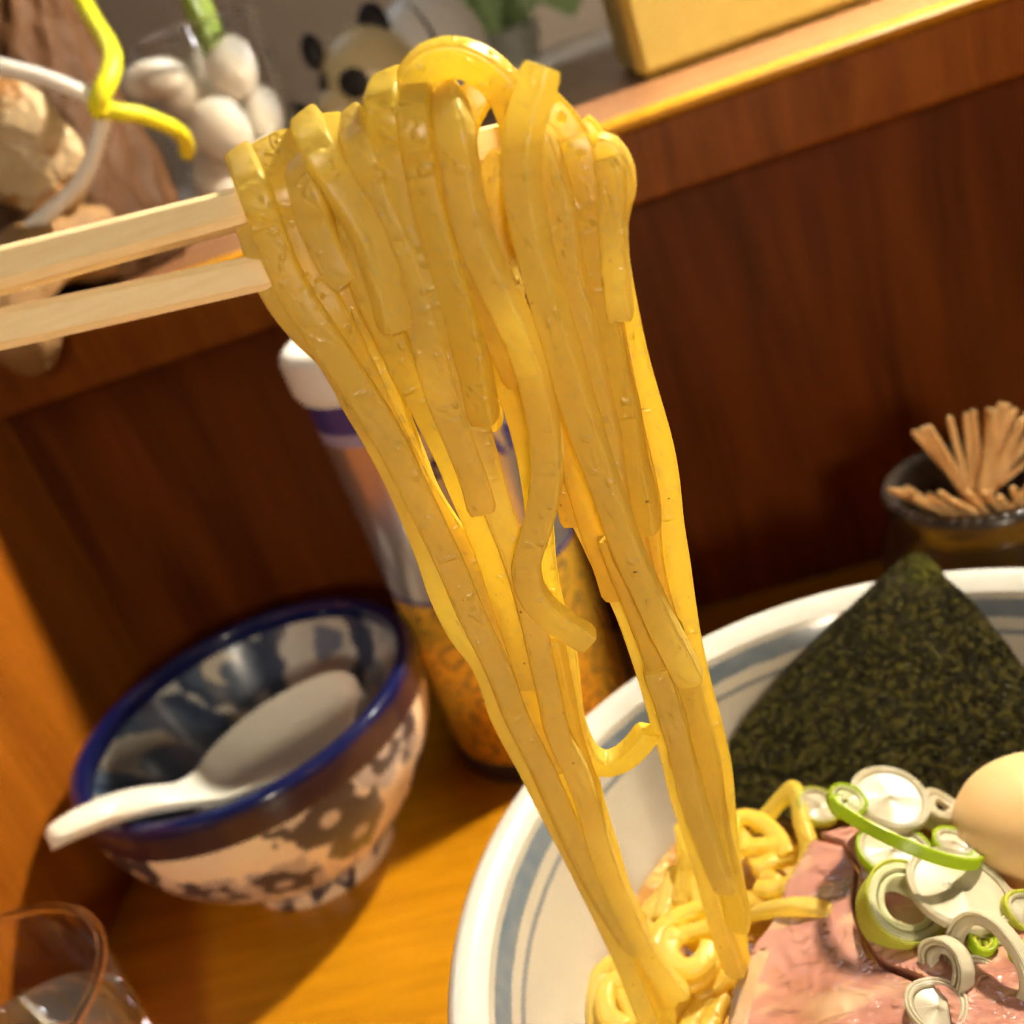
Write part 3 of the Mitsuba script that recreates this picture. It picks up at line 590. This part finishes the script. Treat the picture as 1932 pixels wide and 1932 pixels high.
# ------------------------------------------------------------------ toothpick jar
JC = np.array([.0950, .3130, 0]); JR, JH = .0300, .0740
M_JAR = mat("jar_glaze", principled(proc(lambda p, n, uv: mix((.012, .010, .009), (.036, .028, .024), fbm(p.x * 50, p.y * 50, p.z * 90))), .2, specular=.6))
prof = np.vstack([[[.0001, 0], [.026, 0], [.030, .003], [.0345, .018], [.0355, .036], [.0335, .052], [.0295, .061], [.0285, .064]], arc(.0282, JH - .0030, .0026, .0030, -40, 180, 10), [[.0250, .060], [.0280, .048], [.030, .034], [.027, .008], [.0001, .006]]])
put("toothpick_jar", lathe(prof, JC), M_JAR, 50)
tag("toothpick_jar", "dark brown ceramic jar holding toothpicks behind the ramen bowl", "jar")
def pick(label, tip, foot, i):
    u = tip - foot; Ld = np.linalg.norm(u)
    m = lathe([[.0001, 0], [.0004, .0008], [.00105, .010], [.00110, Ld - .0012], [.0008, Ld - .0002], [.0001, Ld]], [0, 0, 0], 10)
    m.vertices = np.array(m.vertices) @ frame(u).T + foot
    k = fresh("toothpick"); put(k, m, M_PICK, 50)
    tag(k, label, "toothpick", "toothpicks in the dark jar")
ORD = ["first","second","third","fourth","fifth","sixth","seventh","eighth","ninth","tenth","eleventh","twelfth","thirteenth","fourteenth","fifteenth","sixteenth","seventeenth","eighteenth","nineteenth"]
tops = [(1722, 812), (1738, 806), (1750, 802), (1790, 784), (1822, 778), (1836, 772), (1866, 768), (1876, 772), (1890, 757), (1902, 760), (1917, 769), (1928, 790), (1940, 776), (1955, 800), (1968, 790), (1900, 800), (1880, 815), (1946, 830), (1985, 830)]
for i, p in enumerate(sorted(tops)):
    tip = at(p, y=JC[1] - .012 + rng.uniform(-.004, .006))
    Q = at((1838 + rng.uniform(-10, 14), 958), y=JC[1] - .0175 + rng.uniform(0, .003))
    u = (Q - tip) / np.linalg.norm(Q - tip)
    k = .034
    while k > .004 and (np.hypot(*(Q + u * k - JC)[:2]) > .0255 or (Q + u * k)[2] < .008): k -= .001
    pick(f"{ORD[i]} upright toothpick from the left in the dark jar", tip, Q + u * k, i)
for i in range(19):
    a = math.radians(194 + i * 8.2)
    e = JC + [.0246 * math.cos(a), .0246 * math.sin(a), JH + .0014 + .0011 * (i % 3)]
    side_ = -1 if a < math.radians(277) else 1
    foot = JC + [-side_ * .014 + rng.uniform(-.004, .002), .012 * math.sin(a) * .3 - .004 + rng.uniform(-.002, .002), .034 + rng.uniform(0, .008)]
    u = (e - foot) / np.linalg.norm(e - foot)
    pick(f"{ORD[i]} toothpick from the left leaning low over the jar rim", e + u * (.0085 if i < 8 else .0055), foot, i)

# ------------------------------------------------------------------ drinking glass
GC = np.array([-.2120, .1760, 0]); GR, GH = .0380, .0755
M_GLASS = mat("glass", {"type": "dielectric", "int_ior": 1.5, "ext_ior": 1.0})
M_THIN = mat("thin_glass", {"type": "thindielectric", "int_ior": 1.5})
M_WATER = mat("water", {"type": "dielectric", "int_ior": 1.33, "ext_ior": 1.0})
gp = np.vstack([[[.0001, 0], [.031, 0], [.033, .002], [.0350, .03], [GR, GH - .001]], arc(GR - .0011, GH - .001, .0011, .0011, 0, 180, 6), [[.0328, .03], [.0305, .010], [.029, .0085], [.0001, .0080]]])
put("drinking_glass__wall", lathe([[.031, .0004], [.033, .002], [.0350, .03], [GR, GH - .001]], GC, 96), M_THIN, 50)
put("drinking_glass__rim", lathe(arc(GR - .0006, GH, .0013, .0013, 0, 330, 9), GC, 96, True), M_GLASS, 60)
put("drinking_glass__base", lathe([[.0001, .0003], [.0305, .0003], [.0318, .002], [.0322, .006], [.0001, .0075]], GC, 96), M_GLASS, 50)
tag("drinking_glass", "clear drinking glass of water at the lower left corner", "glass")
put("drinking_water", lathe([[.0001, .0085], [.0318, .0085], [.0324, .0102], [.0344, .03], [.0358, .0500], [.0352, .0497], [.0001, .0495]], GC, 96), M_WATER, 50)
tag("drinking_water", "clear water standing in the drinking glass", "water", kind="stuff")

# ------------------------------------------------------------------ things on the ledge
M_BOX = mat("tan_card", principled(proc(lambda p, n, uv: mix((.40, .28, .045), (.50, .36, .075), fbm(p.x * 90, p.y * 90, p.z * 45, 4))), .6))
put("tan_box", rbox([.0335, .4730, LEDGE_Z + .0002], [.34, .60, .40], .004), M_BOX, 20)
tag("tan_box", "tan speckled box standing on the ledge at the upper right", "box")

def lump(path, rad, lump_a, lump_f, ridges=0, seed=0, n=90, k=56):
    P = spline([np.r_[p, r] for p, r in zip(path, rad)], n); R = P[:, 3]; P = P[:, :3]
    t = np.gradient(P, axis=0); t /= np.linalg.norm(t, axis=1, keepdims=True)
    nrm = np.array([0, -1.0, 0]); V = []
    a = np.linspace(0, 2 * np.pi, k, endpoint=False)
    for i in range(n):
        nrm = nrm - (nrm @ t[i]) * t[i]; nrm /= np.linalg.norm(nrm); b = np.cross(t[i], nrm)
        d = np.cos(a)[:, None] * nrm + np.sin(a)[:, None] * b
        q = P[i] + d * R[i]
        g = meshkit.fbm(q * lump_f, 4, seed) - .5
        rr = R[i] * (1 + 2 * lump_a * g)
        if ridges:
            w = meshkit.fbm(q * np.array([30, 30, 14]), 2, seed + 3) * 5
            rr = rr * (1 - .12 * np.abs(np.sin(a * ridges * .5 + w)) ** 3)
        V.append(P[i] + d * rr[:, None])
    V = np.vstack(V + [P[:1], P[-1:]]); f = []
    for i in range(n - 1):
        for j in range(k):
            q = (j + 1) % k; f += [[i * k + j, i * k + q, (i + 1) * k + q], [i * k + j, (i + 1) * k + q, (i + 1) * k + j]]
    for j in range(k):
        q = (j + 1) % k; f += [[n * k, q, j], [n * k + 1, (n - 1) * k + j, (n - 1) * k + q]]
    m = trimesh.Trimesh(V, f, process=False)
    if m.volume < 0: m.invert()
    return m
M_BARK = mat("driftwood", bumped(principled(proc(lambda p, n, uv: mix((.022, .009, .004), (.105, .048, .021), fbm(p.x * 60, p.y * 60, p.z * 22, 4))), .6, specular=.12), lambda p, n, uv: fbm(p.x * 160, p.y * 160, p.z * 50, 3), .004, 6e-4))
M_ROOT = mat("pale_root", bumped(principled(proc(lambda p, n, uv: mix((.13, .065, .025), (.36, .22, .10), fbm(p.x * 80, p.y * 80, p.z * 80, 4))), .55, specular=.2), lambda p, n, uv: fbm(p.x * 160, p.y * 160, p.z * 160, 3), .002, 6e-4))
trunk = lump([at((-20, -330), y=.462), at((20, -150), y=.458), at((40, 40), y=.452), at((70, 200), y=.446), at((120, 360), y=.440), at((150, 470), y=.436), at((165, 545), y=.432)], [.018, .022, .027, .034, .043, .045, .036], .10, 30, 16, 2)
tv = np.array(trunk.vertices); tv[:, 2] = np.maximum(tv[:, 2], LEDGE_Z + .0006); trunk.vertices = tv
put("driftwood_log", trunk, M_BARK, 50)
tag("driftwood_log", "rough brown driftwood log on the ledge at the upper left", "driftwood")
M_STONE = mat("tan_stone", bumped(principled(proc(lambda p, n, uv: mix(mix((.34, .23, .11), (.47, .36, .22), fbm(p.x * 90, p.y * 90, p.z * 90)), (.26, .12, .03), smoothstep(.54, .66, fbm(p.x * 75 + 3, p.y * 75, p.z * 120)))), .5), lambda p, n, uv: fbm(p.x * 120, p.y * 120, p.z * 120), .003, 6e-4))
a0, a1 = at((-60, 195), y=.382), at((95, 330), y=.382)
put("tan_stone", ball((a0 + a1) / 2, (.031, .0205, .0125), frame(np.cross(a1 - a0, np.cross([0, 1, 0], a1 - a0)) * 1.0, a1 - a0), 5, .16, 1.6, 4), M_STONE, True)
tag("tan_stone", "tan mottled stone tied to the driftwood log with white cord", "stone")
put("driftwood_log__root", lump([np.array(q) for q in ((-.186, .398, .2300), (-.193, .376, .2330), (-.198, .3440, .2270), (-.2005, .3430, .2090), (-.2015, .3440, .1985))], [.0150, .0138, .0128, .0125, .005], .10, 60, 6, 5, 50, 36), M_ROOT, 50)
labels["driftwood_log__root"] = {"label": "pale tan root end hanging over the ledge edge"}
def cord(key, pts, r, m):
    P = spline([at(p, y=y) for p, y in pts], 60)
    put(key, sweep(P, 2 * r, 2 * r, 12, 2.0, hint=[0, -1, .1], wob=.02, seed=3), m, 60)
M_CORD, M_YEL = mat("white_cord", principled((.80, .74, .66), .6)), mat("yellow_cord", principled((.80, .74, .012), .45))
cord("white_string__upper_run", [((-80, 105), .368), ((0, 126), .366), ((70, 143), .366), ((130, 165), .366), ((190, 192), .369)], .0030, M_CORD)
cord("white_string__lower_run", [((194, 190), .371), ((196, 222), .367), ((182, 275), .366), ((168, 318), .366), ((140, 358), .366), ((95, 400), .367), ((40, 446), .370), ((-30, 506), .376)], .0028, M_CORD)
tag("white_string", "white cord wrapped around the driftwood log and tan stone", "string")
cord("yellow_string__upper_run", [((140, -30), .420), ((172, 30), .400), ((200, 75), .385), ((212, 105), .374), ((208, 140), .366), ((192, 175), .361), ((184, 200), .361), ((192, 216), .362)], .0034, M_YEL)
cord("yellow_string__lower_run", [((196, 204), .364), ((222, 211), .365), ((262, 216), .370), ((300, 229), .376), ((330, 243), .382), ((349, 264), .392), ((354, 290), .402)], .0030, M_YEL)
tag("yellow_string", "bright yellow cord knotted over the white cord on the log", "string")

# glass vase with pebbles and a green stem
VC = np.array([-.1500, .5050, LEDGE_Z]); VR, VH = .0310, .0830
put("glass_vase__wall", lathe([[VR - .002, .0005], [VR, .003], [VR, VH]], VC), M_THIN, 40)
put("glass_vase__inner_wall", lathe([[VR - .004, .004], [VR - .002, VH]], VC), M_THIN, 40)
put("glass_vase__base", lathe([[.0001, .0004], [VR - .003, .0004], [VR - .0025, .003], [.0001, .004]], VC), M_GLASS, 40)
put("glass_vase__rim", lathe(arc(VR, VH, .0011, .0011, 0, 330, 9), VC, 96, True), M_GLASS, 60)
tag("glass_vase", "clear glass vase of white pebbles between the log and the panda", "vase")
tc = VC + [.011, -.010, .0]
put("glass_tube", lathe([[.0125, .062], [.0125, .150]], tc, 48), M_THIN, 40)
tag("glass_tube", "narrow clear glass tube around the green stem in the vase", "tube")
st_ = lathe([[.0001, .064], [.0062, .064], [.0060, .085], [.0066, .088], [.0060, .091], [.0060, .150], [.0001, .150]], tc, 28)
put("green_stem", st_, mat("stem", principled(proc(lambda p, n, uv: mix((.13, .22, .03), (.28, .38, .07), noise(p.x * 60, p.y * 60, p.z * 70))), .4)), 40)
tag("green_stem", "green bamboo stem standing in the glass vase", "plant stem")
M_PEB = mat("white_pebble", principled(proc(lambda p, n, uv: mix((.72, .65, .54), (.86, .81, .72), fbm(p.x * 80, p.y * 80, p.z * 80))), .5))
names = ["lowest", "middle", "top"]
for lev in range(3):
    for i in range(3):
        a = 2 * math.pi * (i + .5 * (lev % 2)) / 3 - .5
        c = VC + [.0158 * math.cos(a), .0158 * math.sin(a), .0178 + lev * .0225]
        k = fresh("white_pebble")
        put(k, ball(c, np.array([.0128, .0112, .0150]) * rng.uniform(.95, 1.03), frame([math.cos(a) * .35, math.sin(a) * .35, 1], [-math.sin(a), math.cos(a), 0]), 4, .06, 1.5, lev * 7 + i), M_PEB, True)
        tag(k, f"smooth white pebble in the {names[lev]} layer inside the glass vase", "pebble", f"white pebbles in the {names[lev]} layer of the vase")
k = fresh("white_pebble")
put(k, ball(at((292, 152), y=.486), (.0145, .0090, .0090), frame([.1, .4, .9], EX - .55 * EY), 4, .05, 1.5, 90), M_PEB, True)
tag(k, "oval white pebble topping the heap at the left of the vase", "pebble")

# panda figurine on a low block
M_PW = mat("panda_cream", principled(proc(lambda p, n, uv: mix((.58, .44, .22), (.70, .56, .32), fbm(p.x * 60, p.y * 60, p.z * 60))), .35))
M_PB = mat("panda_black", principled((.015, .013, .016), .5, specular=.25))
M_PWB = mat("panda_white", principled((.74, .70, .66), .3))
hc = at((700, 150), y=.600); fdir = np.array([-.62, -.74, -.22]); fdir /= np.linalg.norm(fdir)
HF = frame(fdir, EX)
put("panda_figurine__head", ball(hc, (.0285, .0270, .0265), HF, 4), M_PW, True)
def onhead(p, depth=1.0):
    r = ray(p); r = r / np.linalg.norm(r); b = (hc - CAM) @ r; q = CAM + r * b - hc
    return CAM + r * (b - math.sqrt(max(.0268 ** 2 - q @ q, 0)) * depth)
put("panda_figurine__muzzle", ball(onhead((640, 206), .75), (.0125, .0115, .0120), HF, 4), M_PW, True)
for i, (p, rx, rz, dp) in enumerate([((668, 157), .0085, .0075, 1.0), ((612, 162), .0055, .0070, .9)]):
    c = onhead(p, dp); nn = (c - hc) / np.linalg.norm(c - hc)
    put(fresh("panda_figurine__eye_patch"), ball(c, (rx, rz, .0022), frame(nn, EX), 3), M_PB, True)
put("panda_figurine__nose", ball(onhead((621, 212), .75) + fdir * .0115, (.0055, .0045, .0040), HF, 3), M_PB, True)
for p, y, rx, rz in [((590, 98), .592, .0058, .0095), ((706, 50), .600, .0085, .0125)]:
    put(fresh("panda_figurine__ear"), ball(at(p, y=y), (rx, .0045, rz), frame([.0, .2, 1], EX), 3), M_PB, True)
bdir = np.array([.74, .62, .05]); bc = at((815, 112), y=.632)
put("panda_figurine__body", ball(bc, (.034, .031, bc[2] - LEDGE_Z - .0008), frame([0, .05, 1], bdir), 4), M_PWB, True)
put("panda_figurine__shoulder_band", ball(bc - bdir * .0135, (.0042, .0310 * .90 + .0022, (bc[2] - LEDGE_Z - .0008) * .90 + .0018), frame([0, .05, 1], bdir), 4), M_PB, True)
PZ = LEDGE_Z
for p, y, q in [((640, 262), .590, (540, 226)), ((735, 250), .598, (715, 330)), ((880, 210), .64, (885, 300))]:
    c0, c1 = at(p, y=y), at(q, y=y - .012)
    c1[2] = max(c1[2], PZ + .0112) if q == (540, 226) else PZ + .0112
    put(fresh("panda_figurine__leg"), lump([c0, (c0 + c1) / 2, c1, c1 + [(c1 - c0)[0] * .12, (c1 - c0)[1] * .12, 0]], [.011, .0105, .0095, .003], 0, 1, 0, 0, 24, 20), M_PB, True)
tag("panda_figurine", "black and cream panda figurine behind the top of the noodles", "figurine")

# plant at the back
M_LEAF, M_LEAFY = mat("leaf", principled((.045, .062, .024), .5, specular=.2)), mat("leaf_yellow", principled((.26, .22, .08), .5))
pc = at((952, 70), y=1.06); pc[2] = LEDGE_Z + .0042
put("potted_plant__pot", lathe([[.0001, 0], [.026, 0], [.034, .030], [.036, .032], [.033, .033], [.030, .028], [.0001, .027]], pc), principled((.05, .045, .035), .5), 40)
for i in range(46):
    a = 2 * math.pi * i * .382; rr = rng.uniform(.02, .085); hh = rng.uniform(-.010, .085)
    b0 = pc + [0, 0, .028]; b2 = b0 + [rr * math.cos(a), rr * math.sin(a) * .5, hh]; b1 = (b0 + b2) / 2 + [0, 0, .026]
    put(fresh("potted_plant__leaf"), sweep(spline([b0, b1, b2], 14), rng.uniform(.022, .034), .0012, 8, 2.0, hint=[0, -.5, 1], seed=i), M_LEAF if i != 7 else M_LEAFY, 50)
tag("potted_plant", "blurred dark green leafy plant far behind the panda", "plant")
